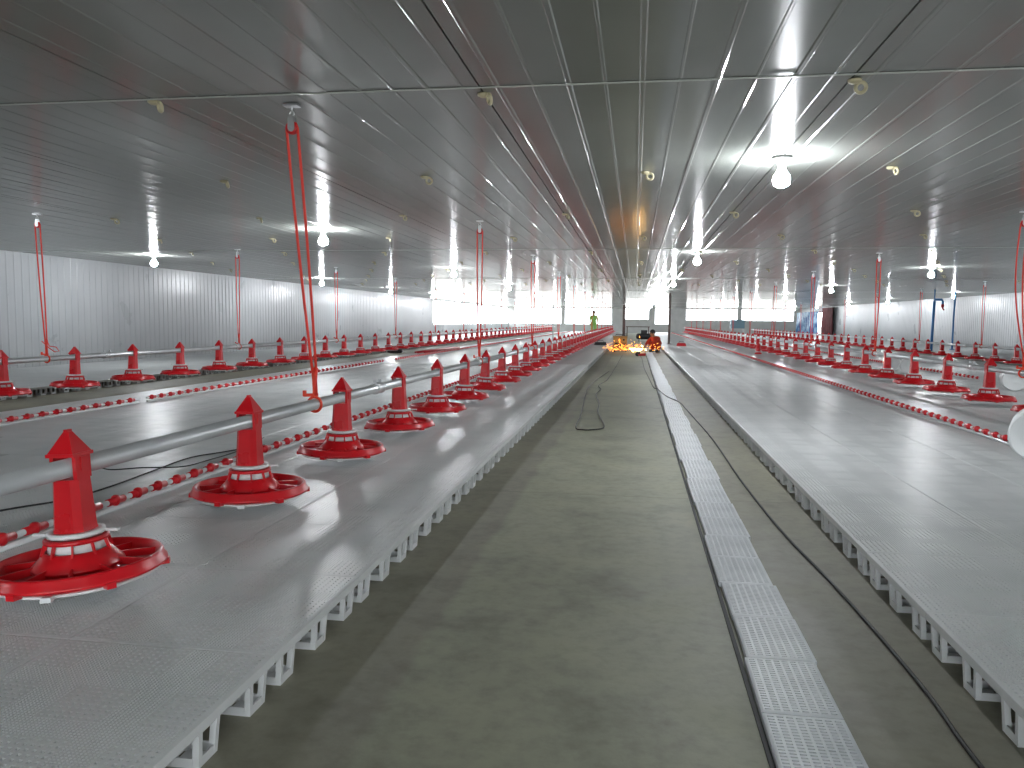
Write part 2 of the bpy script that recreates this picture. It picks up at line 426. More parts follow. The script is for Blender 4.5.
for s, sd, c, k in own:
    x = LX0-PX*(c+.5) if sd == 'L' else RX0+PX*(c+.5)
    o = bpy.data.objects.new('slat_panel', slat_me); col.objects.link(o)
    o.location = (x, Y0P+PY*(k+.5), 0)
    tag(o, 'white slotted floor panel, %s from camera in the %s %s of the aisle' % (nth(k-firstk[(sd, c)]+1), 'edge column' if c == 0 else nth(c+1)+' column', 'left' if sd == 'L' else 'right'), 'floor panel',
        'slatted floor panels ' + ('left' if sd == 'L' else 'right') + ' of the aisle')
def plain_panel(b, x, y, legs):
    hx, hy = PX/2-.0025, PY/2-.0025; e = .008; z = HZ
    k = len(b.v)
    b.v += [(x-hx,y-hy,z-.028),(x+hx,y-hy,z-.028),(x+hx,y+hy,z-.028),(x-hx,y+hy,z-.028), (x-hx,y-hy,z-.003),(x+hx,y-hy,z-.003),(x+hx,y+hy,z-.003),(x-hx,y+hy,z-.003),
            (x-hx+e,y-hy+e,z),(x+hx-e,y-hy+e,z),(x+hx-e,y+hy-e,z),(x-hx+e,y+hy-e,z)]
    for q in range(4):
        w = (q+1) % 4
        b.face([k+q, k+w, k+4+w, k+4+q]); b.face([k+4+q, k+4+w, k+8+w, k+8+q])
    b.face([k+8, k+9, k+10, k+11])
    for cx in legs:
        for cy in CY: cup(b, x+cx, y+cy)
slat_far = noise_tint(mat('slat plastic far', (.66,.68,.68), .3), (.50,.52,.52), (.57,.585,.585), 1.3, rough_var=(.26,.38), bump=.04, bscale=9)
for sd in 'LR':
    b = MB()
    for s, d, c, k in rest:
        if d != sd: continue
        x = LX0-PX*(c+.5) if sd == 'L' else RX0+PX*(c+.5)
        y = Y0P+PY*(k+.5)
        if y > YE-2.5 or y < -3: continue
        inner = (c == 0); outer = c == (NL if sd == 'L' else NR)-1
        legs = [CX[2] if sd == 'L' else CX[0]] if inner else ([CX[0] if sd == 'L' else CX[2]] if outer else [])
        if inner: legs = CX
        plain_panel(b, x, y, legs)
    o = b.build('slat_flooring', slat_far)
    tag(o, 'far run of white slatted flooring %s of the aisle, towards the windows' % ('left' if sd == 'L' else 'right'), 'slat flooring', kind='stuff')
for x0, n, sg, nm in ((-8.10, 5, -1, 'outer white slatted flooring along the ribbed wall behind the left outer feeders'), (10.5, 6, 1, 'outer white slatted flooring by the right wall under the blue poles')):
    b = MB()
    for c in range(n):
        for k in range(KMIN, KMAX):
            y = Y0P+PY*(k+.5)
            if y > YE-2.5 or y < -3 or (sg > 0 and y < 9): continue
            plain_panel(b, x0+sg*PX*(c+.5), y, [CX[0] if sg > 0 else CX[2]] if c == 0 else [])
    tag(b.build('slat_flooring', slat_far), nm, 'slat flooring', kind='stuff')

# ------------------------------------------------------------------ drain covers
def drain_mesh():
    t = MB(); W, Ln, z0, z1 = .218, .370, .004, .022
    nc, nr = 8, 22; ex, ey = .008, .012
    cw = (W-2*ex)/nc; rh = (Ln-2*ey)/nr
    grid = {}
    def V(x, y, z):
        k = (round(x, 5), round(y, 5), round(z, 5))
        if k not in grid: grid[k] = len(t.v); t.v.append((x, y, z))
        return grid[k]
    for i in range(nc):
        for j in range(nr):
            x0 = -W/2+ex+i*cw; y0 = -Ln/2+ey+j*rh; x1, y1 = x0+cw, y0+rh; cx, cy = (x0+x1)/2, (y0+y1)/2
            a, c = cw*.36, rh*.24
            o = [V(x0,y0,z1), V(x1,y0,z1), V(x1,y1,z1), V(x0,y1,z1)]
            n = [V(cx-a,cy-c,z1), V(cx+a,cy-c,z1), V(cx+a,cy+c,z1), V(cx-a,cy+c,z1)]
            l = [V(cx-a,cy-c,z0), V(cx+a,cy-c,z0), V(cx+a,cy+c,z0), V(cx-a,cy+c,z0)]
            for q in range(4):
                w = (q+1) % 4
                t.face([o[q], o[w], n[w], n[q]]); t.face([n[q], n[w], l[w], l[q]])
    hx, hy = W/2, Ln/2
    o = [V(-hx,-hy,z1-.002), V(hx,-hy,z1-.002), V(hx,hy,z1-.002), V(-hx,hy,z1-.002)]
    i_ = [V(-hx+ex,-hy+ey,z1), V(hx-ex,-hy+ey,z1), V(hx-ex,hy-ey,z1), V(-hx+ex,hy-ey,z1)]
    l = [V(-hx,-hy,0), V(hx,-hy,0), V(hx,hy,0), V(-hx,hy,0)]
    for q in range(4):
        w = (q+1) % 4
        t.face([o[q], o[w], i_[w], i_[q]]); t.face([l[q], l[w], o[w], o[q]])
    return t.mesh('drain_cover', M['drain'])
dme = drain_mesh()
w = MB(); w.box(.352, .366, YB, 74, 0, .004); struct(w.build('trim_40', M['joint']))
for i in range(71):
    y = 2.025 + .374*i
    o = bpy.data.objects.new('drain_cover', dme); col.objects.link(o)
    jx = (.006 if (i // 2) % 2 else -.004) + random.uniform(-.003, .003)
    o.location = (.4815+jx, y, 0); o.rotation_euler.z = random.uniform(-.006, .006)
    tag(o, 'white slotted drain cover, %s from the camera along the strip in the aisle' % nth(i+1), 'drain cover', 'drain covers along the aisle')

# ------------------------------------------------------------------ pan feeders (origin: centre of pan underside, pipe 0.42 above)
PIPE = .41
def feeder_parts():
    P = []
    # tube: chamfered square column, open saddle for the pipe
    def ring(r, ch):
        q = r-ch
        return [(r,-q),(r,q),(q,r),(-q,r),(-r,q),(-r,-q),(-q,-r),(q,-r)]
    t = MB(); lv = [(.172,.062),(.20,.058),(.372,.051)]
    k0 = len(t.v)
    for z, r in lv: t.v += [(x, y, z) for x, y in ring(r, .021)]
    for a in range(len(lv)-1):
        for q in range(8):
            w = (q+1) % 8; t.face([k0+a*8+q, k0+a*8+w, k0+a*8+8+w, k0+a*8+8+q])
    t.face([k0+16+q for q in range(8)])
    for s in (-1, 1):                     # cheeks on both sides of the pipe
        x0, x1 = (.0365, .051) if s > 0 else (-.051, -.0365)
        t.box(x0, x1, -.038, .038, .372, .455)
        t.box(x0+s*.004, x1+s*.004, -.016, .016, .40, .450)
    P.append(('feed_tube', t, 'red'))
    c = MB(); e, z0, z1, za = .0535, .452, .464, .538
    c.box(-e, e, -e, e, z0, z1)
    k = len(c.v); a = .010
    c.v += [(-e+.004,-e+.004,z1),(e-.004,-e+.004,z1),(e-.004,e-.004,z1),(-e+.004,e-.004,z1),(-a,-a,za),(a,-a,za),(a,a,za),(-a,a,za)]
    for q in range(4):
        w = (q+1) % 4; c.face([k+q, k+w, k+4+w, k+4+q])
    c.face([k+4, k+5, k+6, k+7])
    c.box(-.006, .006, -.014, .014, za-.004, za+.008)
    P.append(('roof_cap', c, 'red'))
    r = MB(); r.lathe([(.066,.170),(.094,.170),(.096,.178),(.094,.186),(.066,.186)], 32, close=True)
    r.box(.088, .140, .030, .045, .173, .181); r.box(-.140, -.088, -.045, -.030, .173, .181)
    r.lathe([(.086,.118),(.0955,.118),(.0905,.152),(.082,.152)], 32, close=True)
    n = MB()
    n.lathe([(.094,.168),(.106,.162),(.106,.150),(.094,.148)], 36, close=True)
    for q in range(10):
        a = 2*PI*q/10+.2; ca, sa = math.cos(a), math.sin(a)
        n.bar((ca*.098, sa*.098, .155), (ca*.114, sa*.114, .110), .006, .012)
    n.lathe([(.102,.120),(.108,.118),(.123,.098),(.150,.070),(.152,.060),(.140,.060),(.114,.098)], 36, close=True)
    for q in range(10):                   # grille fins from cone to pan
        a = 2*PI*q/10+.2; ca, sa = math.cos(a), math.sin(a)
        n.bar((ca*.140, sa*.140, .066), (ca*.260, sa*.260, .056), .007, .026)
    P.append(('cone', n, 'red')); P.append(('collar', r, 'white_pl'))
    p = MB()
    p.lathe([(0,.034),(.08,.036),(.20,.034),(.235,.037),(.255,.046),(.262,.080),(.268,.085),(.276,.085),(.281,.078),(.284,.062),(.293,.052),(.294,.045),(.286,.040),(.262,.030),(.20,.028),(0,.028)], 56)
    for q in range(6):
        a = 2*PI*q/6+.45; ca, sa = math.cos(a), math.sin(a)
        p.bar((ca*.262, sa*.262, .036), (ca*.300, sa*.300, .038), .030, .020)
    p.lathe([(0,.066),(.06,.062),(.12,.042),(.13,.035)], 24)
    P.append(('pan', p, 'red'))
    s = MB(); s.lathe([(0,.018),(.258,.018),(.268,.023),(.264,.0295),(.20,.0275),(0,.0275)], 48)
    for a in (-1.25, 1.4): s.bar((math.cos(a)*.27, math.sin(a)*.27, .026), (math.cos(a)*.302, math.sin(a)*.302, .027), .032, .016)
    P.append(('pan_base', s, 'white_pl'))
    return P
fparts = [(n, m.mesh(n, M[c])) for n, m, c in feeder_parts()]
def single_feeder():
    b = MB(); mats = [M['red'], M['white_pl']]
    b.lathe([(0,.034),(.235,.037),(.262,.080),(.278,.085),(.284,.062),(.294,.046),(.262,.028),(0,.028)], 20)
    b.lathe([(.09,.168),(.106,.16),(.106,.126),(.150,.066),(.14,.05)], 16)
    b.lathe([(.09,.168),(.104,.170),(.104,.186),(.08,.186)], 16, 1)
    b.lathe([(.0,.018),(.266,.018),(.266,.028)], 20, 1)
    b.box(-.053, .053, -.052, .052, .18, .372); b.box(-.051, -.0365, -.038, .038, .372, .455); b.box(.0365, .051, -.038, .038, .372, .455)
    b.box(-.0535, .0535, -.0535, .0535, .452, .464)
    k = len(b.v); e, a = .050, .010
    b.v += [(-e,-e,.464),(e,-e,.464),(e,e,.464),(-e,e,.464),(-a,-a,.54),(a,-a,.54),(a,a,.54),(-a,a,.54)]
    for q in range(4):
        w = (q+1) % 4; b.face([k+q, k+w, k+4+w, k+4+q])
    b.face([k+4, k+5, k+6, k+7])
    return b.mesh('pan_feeder', mats)
sme = single_feeder()
proto = None
def feeder(x, y, z, tilt, label, group, full):
    global proto
    zb = z-PIPE*math.cos(tilt); xb = x+PIPE*math.sin(tilt)*-1
    if not full:
        o = bpy.data.objects.new('pan_feeder', sme); col.objects.link(o)
    elif proto is None:
        o = proto = empty('pan_feeder')
        by = {}
        for n, me in fparts:
            c = by[n] = bpy.data.objects.new(n, me); col.objects.link(c)
            c.parent = by.get({'roof_cap': 'feed_tube', 'pan_base': 'pan', 'collar': 'cone'}.get(n), o)
    else:
        o = dup(proto)
    o.location = (xb, y, zb); o.rotation_euler = (0, tilt, 0)
    tag(o, label, 'pan feeder', group)
LINES = [
    ('L1', -1.97, .565, 2.52, 1.325, 71, 'line beside the aisle, left of it', 'feed pipe left of the aisle'),
    ('L2', -7.25, .565, 8.20, 1.222, 70, 'outer line by the left wall', 'feed pipe along the left wall'),
    ('R1', 4.25, .565, 9.06, 1.325, 71, 'nearer line of the right side', 'feed pipe right of the aisle'),
    ('R2', 10.0, .455, 21.6, 1.305, 70, 'outer line by the right wall', 'outer feed pipe on the right'),
]
for key, X, zp, y0, st, ymax, ln, grp in LINES:
    i = 0; y = y0
    while y < ymax:
        i += 1
        tilt = random.uniform(-.02, .02)
        if key == 'L1': tilt = [-.055, 0, .01, -.02, .0, .02, .05, .01][i-1] if i <= 8 else tilt
        feeder(X, y, zp, tilt, 'red pan feeder, %s from the camera on the %s' % (nth(i), ln), 'pan feeders on the ' + grp, y < 26)
        y += st
    p = empty('feed_pipe', (X, -3 if key != 'R2' else 18, zp))
    m = MB(); Y0 = -3 if key != 'R2' else 18.0; m.tube([(0, 0, 0), (0, (72-Y0)*.5, 0), (0, 72-Y0, 0)], .034, 16); m.build('pipe', M['galv'], p)
    yc = {'L1': 5.93, 'L2': 10.07, 'R1': 10.9, 'R2': 22.3}[key]
    cn = 0
    while yc < 60:
        q = MB(); q.lathe([(.0342,-.075),(.046,-.075),(.046,-.045),(.040,-.04),(.040,.04),(.046,.045),(.046,.075),(.0342,.075)], 16, axis='y', close=True)
        q.box(-.012, .012, -.07, -.05, .045, .066); q.box(-.012, .012, .05, .07, .045, .066)
        q.build('pipe_coupling', M['galv'], p, (0, yc-Y0, 0)); cn += 1
        yc += st*3
    tag(p, 'long galvanised steel %s' % {'L1': 'feed pipe threading the red feeders left of the aisle', 'L2': 'feed pipe threading the outer feeders by the left wall',
        'R1': 'feed pipe threading the nearer feeders on the right', 'R2': 'feed pipe threading the outer feeders by the right wall'}[key], 'feed pipe')

# ------------------------------------------------------------------ hoist ropes and pulleys
def pulley_proto():
    o = empty('hoist_pulley')
    h = MB(); h.tube([(0,0,0), (0,0,-.045)], .006, 8); h.torus((0,0,-.058), .014, .0045, (0,1,0), 14, 6)
    h.box(-.045, .045, -.03, .03, -.016, -.0046); h.build('ceiling_hook', M['steel'], o)
    c = MB()
    for s in (-1, 1):
        k = []
        y0, y1 = (s*.014, s*.018)
        n = 14; pts = []
        for i in range(n+1):
            a = PI*i/n + PI; pts.append((.021*math.cos(a), -.138+.024*math.sin(a)))
        pts += [(.019, -.085), (.010, -.068), (-.010, -.068), (-.019, -.085)]
        b0 = len(c.v); m = len(pts)
        c.v += [(x, min(y0,y1), z) for x, z in pts] + [(x, max(y0,y1), z) for x, z in pts]
        c.face([b0+i for i in range(m)][::1]); c.face([b0+m+i for i in range(m)][::-1])
        for i in range(m):
            j = (i+1) % m; c.face([b0+j, b0+i, b0+m+i, b0+m+j])
    c.lathe([(0,-.024),(.007,-.024),(.007,.024),(0,.024)], 10, cz=-.140, axis='y')
    hs = c.build('housing', M['steel'], o)
    w = MB(); w.lathe([(.007,-.012),(.036,-.012),(.036,-.008),(.028,0),(.036,.008),(.036,.012),(.007,.012)], 24, cz=-.140, axis='y', close=True)
    w.build('wheel', M['red'], hs)
    return o
pp = None
def hoist(xt, yt, xb, yb, zp, plabel, rlabel, pgrp, n, bow=0.0):
    global pp
    if pp is None: o = pp = pulley_proto()
    else: o = dup(pp)
    o.location = (xt, yt, ZC); tag(o, plabel, 'pulley', 'hoist pulleys under the ceiling')
    zw = ZC-.140
    r = empty('hoist_rope', (xb, yb, zp))
    m = MB(); rr = .0088
    top = Vector((xt-xb, yt-yb, zw-zp)); knot = Vector((.0, .0, .20))
    for s in (-1, 1):
        pts = []
        for i in range(11):
            t = i/10; a = top + Vector((s*.034, 0, 0)); c = knot + Vector((s*.012, 0, 0))
            q = a.lerp(c, t); q.x += bow*math.sin(PI*t)*(1 if s < 0 else .8); q.x += s*.006*math.sin(PI*t)
            pts.append(q)
        if s < 0: pts = [top+Vector((0.0, 0, .034)), top+Vector((-.024, 0, .025))] + pts
        else: pts = [top+Vector((0.0, 0, .034)), top+Vector((.024, 0, .025))] + pts
        m.tube(pts, rr, 8)
    m.tube([knot+Vector((-.010,0,.03)), knot+Vector((-.004,.004,-.05)), (0,.004,.056)], .013, 8)
    m.tube([knot+Vector((.012,0,.03)), knot+Vector((.006,-.004,-.05)), (.01,-.004,.056)], .013, 8)
    m.build('cord', M['rope'], r)
    h = MB(); h.torus((0, 0, 0), .0455, .009, (.10,1,0), 22, 8)
    h.bar((0,0,.045), (0,.0,.20), .030, .014); h.bar((-.07,0,.055), (.02,0,.060), .022, .018); h.bar((-.066,0,.05), (-.066,0,.085), .018, .018)
    h.build('adjuster_hook', M['hook'], r)
    if n == 1 and 'left wall' in rlabel:
        t = MB(); t.tube([knot+Vector((0,0,.05)), (.06,-.02,.16), (.16,-.03,.15), (.20,-.03,.10), (.14,-.03,.09), (.05,-.02,.14), (-.06,0,.22)], .006, 6); t.build('rope_tail', M['rope'], r)
    tag(r, rlabel, 'rope', 'hoist ropes of the ' + pgrp)
HO = {'L1': ([4.70]+[10.0+5.3*i for i in range(11)], 'left of the aisle'), 'L2': ([8.92+4.888*i for i in range(12)], 'along the left wall'),
      'R1': ([9.55]+[15.1+5.3*i for i in range(10)], 'right of the aisle'), 'R2': ([25.1+5.2*i for i in range(8)], 'along the right wall')}
for key, X, zp, y0, st, ymax, ln, grp in LINES:
    yy, w = HO[key]
    for i, y in enumerate(yy):
        xt, yt, bow = X, y, 0.0
        if key == 'L1' and i == 0: xt, yt = X-.055, y-.16
        if key == 'R1' and i == 0: xt, yt, bow = X-.03, y+.12, -.06
        if key == 'L2' and i == 0: xt = X-.06
        hoist(xt, yt, X, y, zp, 'steel ceiling pulley with red wheel, %s along the feed pipe %s' % (nth(i+1), w),
              'red hoist rope loop, %s from the camera over the feed pipe %s' % (nth(i+1), w), grp, i+1, bow)

# ------------------------------------------------------------------ drinker lines
def nip_mesh():
    t = MB(); 
    t.lathe([(.0144,-.064),(.0185,-.064),(.0185,.064),(.0144,.064)], 12, axis='y', close=True)
    t.lathe([(0,-.024),(.014,-.023),(.022,-.012),(.0235,.004),(.021,.020),(.012,.028),(0,.030)], 14)
    return t
nipm = nip_mesh(); nme = nipm.mesh('nipple_cup', M['red'])
def drinker(x, y0, y1, st, label, z=.172, rail='white_pl'):
    o = empty('drinker_line', (x, y0, z))
    p = MB(); p.tube([(0,-.1,0), (0,(y1-y0)/2,0), (0,y1-y0+.1,0)], .0142, 10); p.build('water_pipe', M['white_pl'], o)
    p = MB(); p.tube([(.004,-.1,-.037), (.004,(y1-y0)/2,-.037), (.004,y1-y0+.1,-.037)], .0125, 10); p.build('support_rail', M[rail], o)
    n = int((y1-y0)/st)+1; rest = MB()
    for i in range(n):
        if i < 100:
            c = bpy.data.objects.new('nipple_cup', nme); col.objects.link(c); c.parent = o; c.location = (0, i*st, 0); c.rotation_euler = (0, random.uniform(-.15,.15), 0)
        else:
            k = len(rest.v); y = i*st
            rest.lathe([(0,-.024),(.022,-.012),(.0235,.004),(.012,.028),(0,.030)], 8, cy=y); rest.lathe([(.0144,-.055),(.0185,-.055),(.0185,.055),(.0144,.055)], 8, cy=y, axis='y')
    if rest.v:
        q = rest.build('nipple_cups', M['red'], o); q['kind'] = 'stuff'
    tag(o, label, 'drinker line', 'nipple drinker lines on the slatted floors')
drinker(-2.58, 1.6, 68, .183, 'white water pipe with red nipple cups behind the feeders left of aisle')
drinker(-5.53, 5.2, 8.1, .19, 'short near length of red cupped drinker pipe on the left slatted floor')
drinker(-5.53, 8.45, 17.0, .19, 'middle length of red cupped drinker pipe on the left slatted floor')
drinker(-5.50, 17.9, 68, .19, 'far length of red cupped drinker pipe on the left slatted floor')
drinker(3.02, 7.02, 68, .183, 'red cupped drinker pipe lying on the open slats right of aisle', rail='galv')
drinker(5.9, 14.9, 66, .183, 'red cupped drinker pipe behind the nearer feeders on the right')

# ------------------------------------------------------------------ bulbs
def bulb_proto():
    o = empty('ceiling_bulb')
    s = MB(); s.lathe([(0,-.0046),(.075,-.0046),(.078,-.022),(.070,-.032),(.034,-.036),(.030,-.085),(.026,-.092),(0,-.092)][::-1], 24); s.build('lamp_holder', M['socket'], o)
    g = MB(); g.lathe([(0,-.092),(.024,-.094),(.036,-.115),(.060,-.150),(.066,-.180),(.056,-.214),(.028,-.232),(0,-.238)][::-1], 20); g.build('glass_globe', M['bulb'], o)
    return o
ROWS = [
    (1.07, [-2.0, 6.38, 14.8, 23.9, 31.9, 40.4, 49, 57.5, 66], 'over the drain covers'),
    (-4.36, [10.77, 18.9, 27.4, 35.2, 43, 51, 59, 67], 'between the two left feed pipes'),
    (-9.7, [-1.5, 6.8, 15.02, 23.8, 30.9, 37.6, 43.5, 51, 59, 67], 'next to the left wall'),
    (6.45, [2.2, 10.5, 18.98, 28.15, 36.5, 45, 53.5, 62, 70], 'between the two right feed pipes'),
    (12.4, [0, 8.5, 17, 33.92, 42.26, 49.8, 58, 66], 'next to the right wall'),
]
bp = None
for X, Ys, w in ROWS:
    i = 0
    for y in Ys:
        if bp is None: o = bp = bulb_proto()
        else: o = dup(bp)
        o.location = (X, y, ZC)
        v = Vector((X, y, ZC-.17))-CAMP; d = v.dot(Fv); px = 512+f_*v.dot(Rv)/d if d > 0 else -1; py = 384-f_*v.dot(Uv)/d if d > 0 else -1
        if d > 0 and 0 < px < 1024 and py > 0:
            i += 1; lb = 'lit ceiling bulb, %s from the camera in the row %s' % (nth(i), w)
        else: lb = 'lit ceiling bulb behind or beside camera, row %s' % w
        tag(o, lb, 'bulb', 'lit bulbs in the ceiling row ' + w)

# ------------------------------------------------------------------ ceiling clips
def clip_proto():
    o = empty('ceiling_clip')
    p = MB(); p.lathe([(0,-.026),(.020,-.024),(.034,-.016),(.036,-.0046),(0,-.0046)], 14); p.build('cap', M['clip'], o)
    h = MB(); h.torus((.042, .0, -.040), .026, .010, (.5,.8,.25), 16, 7); h.build('loop', M['clip'], o)
    return o
cp = clip_proto(); used = False
for r in range(10):
    y = 4.40 + 2.53*r; xs = [-.86+1.93*k for k in range(-5, 7)] if r % 2 == 0 else [.08+1.93*k for k in range(-5, 6)]
    xs = [x for x in xs if -.62*y-1.0 < x < .50*y]
    for i, x in enumerate(xs):
        o = cp if not used else dup(cp); used = True
        o.location = (x+random.uniform(-.03,.03), y+random.uniform(-.06,.06), ZC); o.rotation_euler = (0, 0, random.uniform(-.8,.8))
        tag(o, 'yellowed ceiling clip, %s from left in the %s crosswise row from the camera' % (nth(i+1), nth(r+1)), 'ceiling clip', 'yellowed clips along the ceiling joints')

# ------------------------------------------------------------------ cables and wires
def cable(name, pts, r, m, label, cat):
    P = [Vector(p) for p in pts]; out = []
    for i in range(len(P)-1):
        p0, p1, p2, p3 = P[max(i-1,0)], P[i], P[i+1], P[min(i+2, len(P)-1)]
        for k in range(6):
            t = k/6; out.append(.5*((2*p1)+(p2-p0)*t+(2*p0-5*p1+4*p2-p3)*t*t+(3*p1-p0-3*p2+p3)*t**3))
    out.append(P[-1])
    b = MB(); b.tube(out, r, 8); tag(b.build(name, m), label, cat)
z = .0065
cable('power_cable', [(.90,1.5,z),(.87,2.06,z),(.88,2.42,z),(.87,2.86,z),(.84,3.47,z),(.78,4.33,z),(.745,5.68,z),(.735,7.58,z),(.67,9.57,z),(.645,10.3,z),(.612,10.62,.0295),(.57,11.0,.0295),(.47,11.55,.0295),(.39,12.5,.0295),(.362,12.9,.0295),(.32,13.4,z),(.28,15.5,z),(.22,19,z),(.20,24,z),(.10,27.6,z)], .006, M['cable'], 'black power cable running between drain covers and right slatted floor', 'cable')
cable('power_cable', [(-.55,17.5,z),(-.74,13.69,z),(-.71,11.82,z),(-.61,9.28,z),(-.585,8.13,z),(-.50,7.98,z),(-.42,7.99,z),(-.30,8.19,z),(-.36,8.9,z),(-.43,9.63,z),(-.46,10.6,z),(-.56,11.85,z),(-.53,12.8,z),(-.60,13.6,z),(-.5,15,z),(-.45,19,z),(-.4,26,z)], .006, M['cable'], 'dark looped cable lying on the bare concrete of the aisle', 'cable')
z = .1265
cable('wire', [(-3.30,2.9,z),(-3.12,3.48,z),(-2.98,3.75,z),(-2.96,4.1,z),(-3.0,4.55,z),(-3.04,5.06,z),(-2.93,5.35,z),(-2.80,5.7,z)], .005, M['cable'], 'thin black wire on the slats behind the first two feeders, longer one', 'wire')
z = .1365
cable('wire', [(-3.4,4.6,z),(-3.25,4.52,z),(-3.1,4.62,z),(-2.88,4.70,z),(-2.84,4.94,z),(-2.83,5.37,z),(-2.95,6.0,z)], .004, M['cable'], 'thin black wire curling on the slats behind the second feeder, shorter one', 'wire')

# ------------------------------------------------------------------ posts, poles, tank, drums
def post(x, y, z0, r, m, label, name='iron_post', z1=ZC-.012):
    o = empty(name, (x, y, z0)); b = MB(); b.box(-r, r, -r, r, .012, z1-z0-.012); b.build('shaft', m, o)
    q = MB(); q.box(-.1, .1, -.1, .1, 0, .012); q.box(-.1, .1, -.1, .1, z1-z0-.012, z1-z0); q.build('end_plate', m, o)
    tag(o, label, 'post')
post(1.46, 35.5, .12, .05, M['iron'], 'dark brown iron post right of the welder, floor to ceiling')
post(-.86, 60, 0, .10, M['iron'], 'dark brown post straight behind the sparks at the far aisle')
o = empty('standpipe', (-4.1, 40, .12)); b = MB(); b.tube([(0,0,.02),(0,0,1.2),(0,0,1.75)], .03, 10); b.build('pole', M['white_pl'], o)
b = MB(); b.lathe([(0,0),(.12,0),(.12,.02),(.03,.03)], 16); b.build('foot_plate', M['white_pl'], o); tag(o, 'thin white standpipe on the far left slats before the bright windows', 'pole')
o = empty('standpipe', (10.66, 31, .12)); b = MB(); b.tube([(0,0,.0),(.01,0,.9),(.03,0,1.80)], .045, 12); b.build('pole', M['blue'], o)
b = MB(); b.tube([(.03,0,1.80),(.05,0,1.86),(.28,0,1.86),(.31,0,1.80),(.31,0,1.70)], .038, 12); arm = b.build('arm', M['blue'], o)
b = MB(); b.ball((.31,0,1.64), .055, 10, 6, sz=1.6); b.bar((.31,0,1.56), (.36,0,1.48), .04, .04); b.build('valve', M['red_dark'], arm)
b = MB(); b.tube([(.03,0,1.84),(.03,0,2.22)], .02, 8); b.build('riser', M['blue'], o)
tag(o, 'blue standpipe with hooked arm and dark red valve before the right wall', 'pole')
o = empty('standpipe', (12.1, 33, .12)); b = MB(); b.tube([(0,0,0),(0,0,1.1),(.02,0,2.22)], .032, 10); b.build('pole', M['blue'], o)
b = MB(); b.lathe([(0,0),(.1,0),(.1,.02),(.03,.03)], 16); b.build('foot_plate', M['blue'], o)
tag(o, 'straight thin blue pole right of the hooked blue standpipe', 'pole')
# tank on a stand
o = empty('water_tank', (6.1, 50, .12)); b = MB()
b.box(-.40, .40, -.35, .35, .60, 1.10); b.box(-.42, .42, -.37, .37, 1.06, 1.12); b.build('tank_body', M['tank'], o)
for sx in (-1, 1):
    for sy in (-1, 1):
        b = MB(); b.box(sx*.36-.025, sx*.36+.025, sy*.30-.025, sy*.30+.025, 0, .60); b.build('leg', M['steel'], o)
tag(o, 'blue grey tank on legs far down the right slatted floor', 'tank')
# white drums
def drum(x, y, z, r, ln, label, rz=0.0):
    o = empty('plastic_drum', (x, y, z)); o.rotation_euler = (0, 0, rz)
    b = MB(); b.lathe([(r*.93,0),(r,.015),(r,.05),(r*.97,.06),(r*.97,ln-.06),(r,ln-.05),(r,ln-.015),(r*.93,ln),(0,ln)], 40, axis='y', cz=r); sh = b.build('shell', M['white_pl'], o)
    b = MB(); b.lathe([(0,.012),(r*.55,.012),(r*.6,.004),(r*.86,.004),(r*.93,0)], 40, axis='y', cz=r); b.build('lid', M['white_pl'], sh)
    tag(o, label, 'drum')
drum(2.85, 6.12, .12, .190, .42, 'large white plastic drum lying at the near end of right drinker pipe', -.44)
drum(5.55, 12.7, .12, .17, .4, 'white drum lying behind the first feeders on the right, nearest of its kind', -.3)
drum(5.35, 16.7, .12, .16, .4, 'white drum lying behind the fourth feeder on the right, middle of three', -.3)
drum(5.3, 17.6, .12, .16, .4, 'white drum lying behind the fifth feeder on the right, furthest of three', -.3)
# spare feeder tube standing on the right slats
o = empty('spare_feed_tube', (3.78, 25.6, .12)); b = MB(); b.lathe([(0,0),(.11,0),(.11,.03),(.075,.05),(.07,.26),(.074,.28),(.02,.36),(0,.36)], 16); b.build('tube', M['red'], o)
b = MB(); b.lathe([(.075,.06),(.09,.06),(.09,.08),(.075,.08)], 16, close=True); b.build('ring', M['white_pl'], o); tag(o, 'loose red feeder tube standing alone on the right slats', 'feeder tube')
# hose coil and spare red pipes on the floor under the left outer line
b = MB()
for i in range(7): b.torus((-7.72+random.uniform(-.03,.03), 25.0, .03+.028*i), .22+.02*math.sin(i*2), .020, (random.uniform(-.1,.1), random.uniform(-.1,.1), 1), 26, 8)
tag(b.build('hose_coil', M['dark']), 'black coiled hose on the floor strip under the left outer feeders', 'hose')
for i, (x, y0, y1) in enumerate(((-6.75, 22.4, 26.6), (-6.62, 22.2, 26.8), (-6.50, 22.5, 27.0))):
    b = MB(); b.tube([(x, y0, .145), (x+.02, (y0+y1)/2, .145), (x+.03, y1, .145)], .025, 10)
    b.v = [(vx if True else 0, vy, vz) for vx, vy, vz in b.v]
    o = b.build('spare_pipe', M['red_dark']); 
    o.location.x = .45
    tag(o, ['red spare pipe on the left slat edge, closest to the feeders', 'red spare pipe on the left slat edge, middle of three', 'red spare pipe on the left slat edge, furthest from the feeders'][i], 'pipe', 'spare red pipes beside the hose coil')

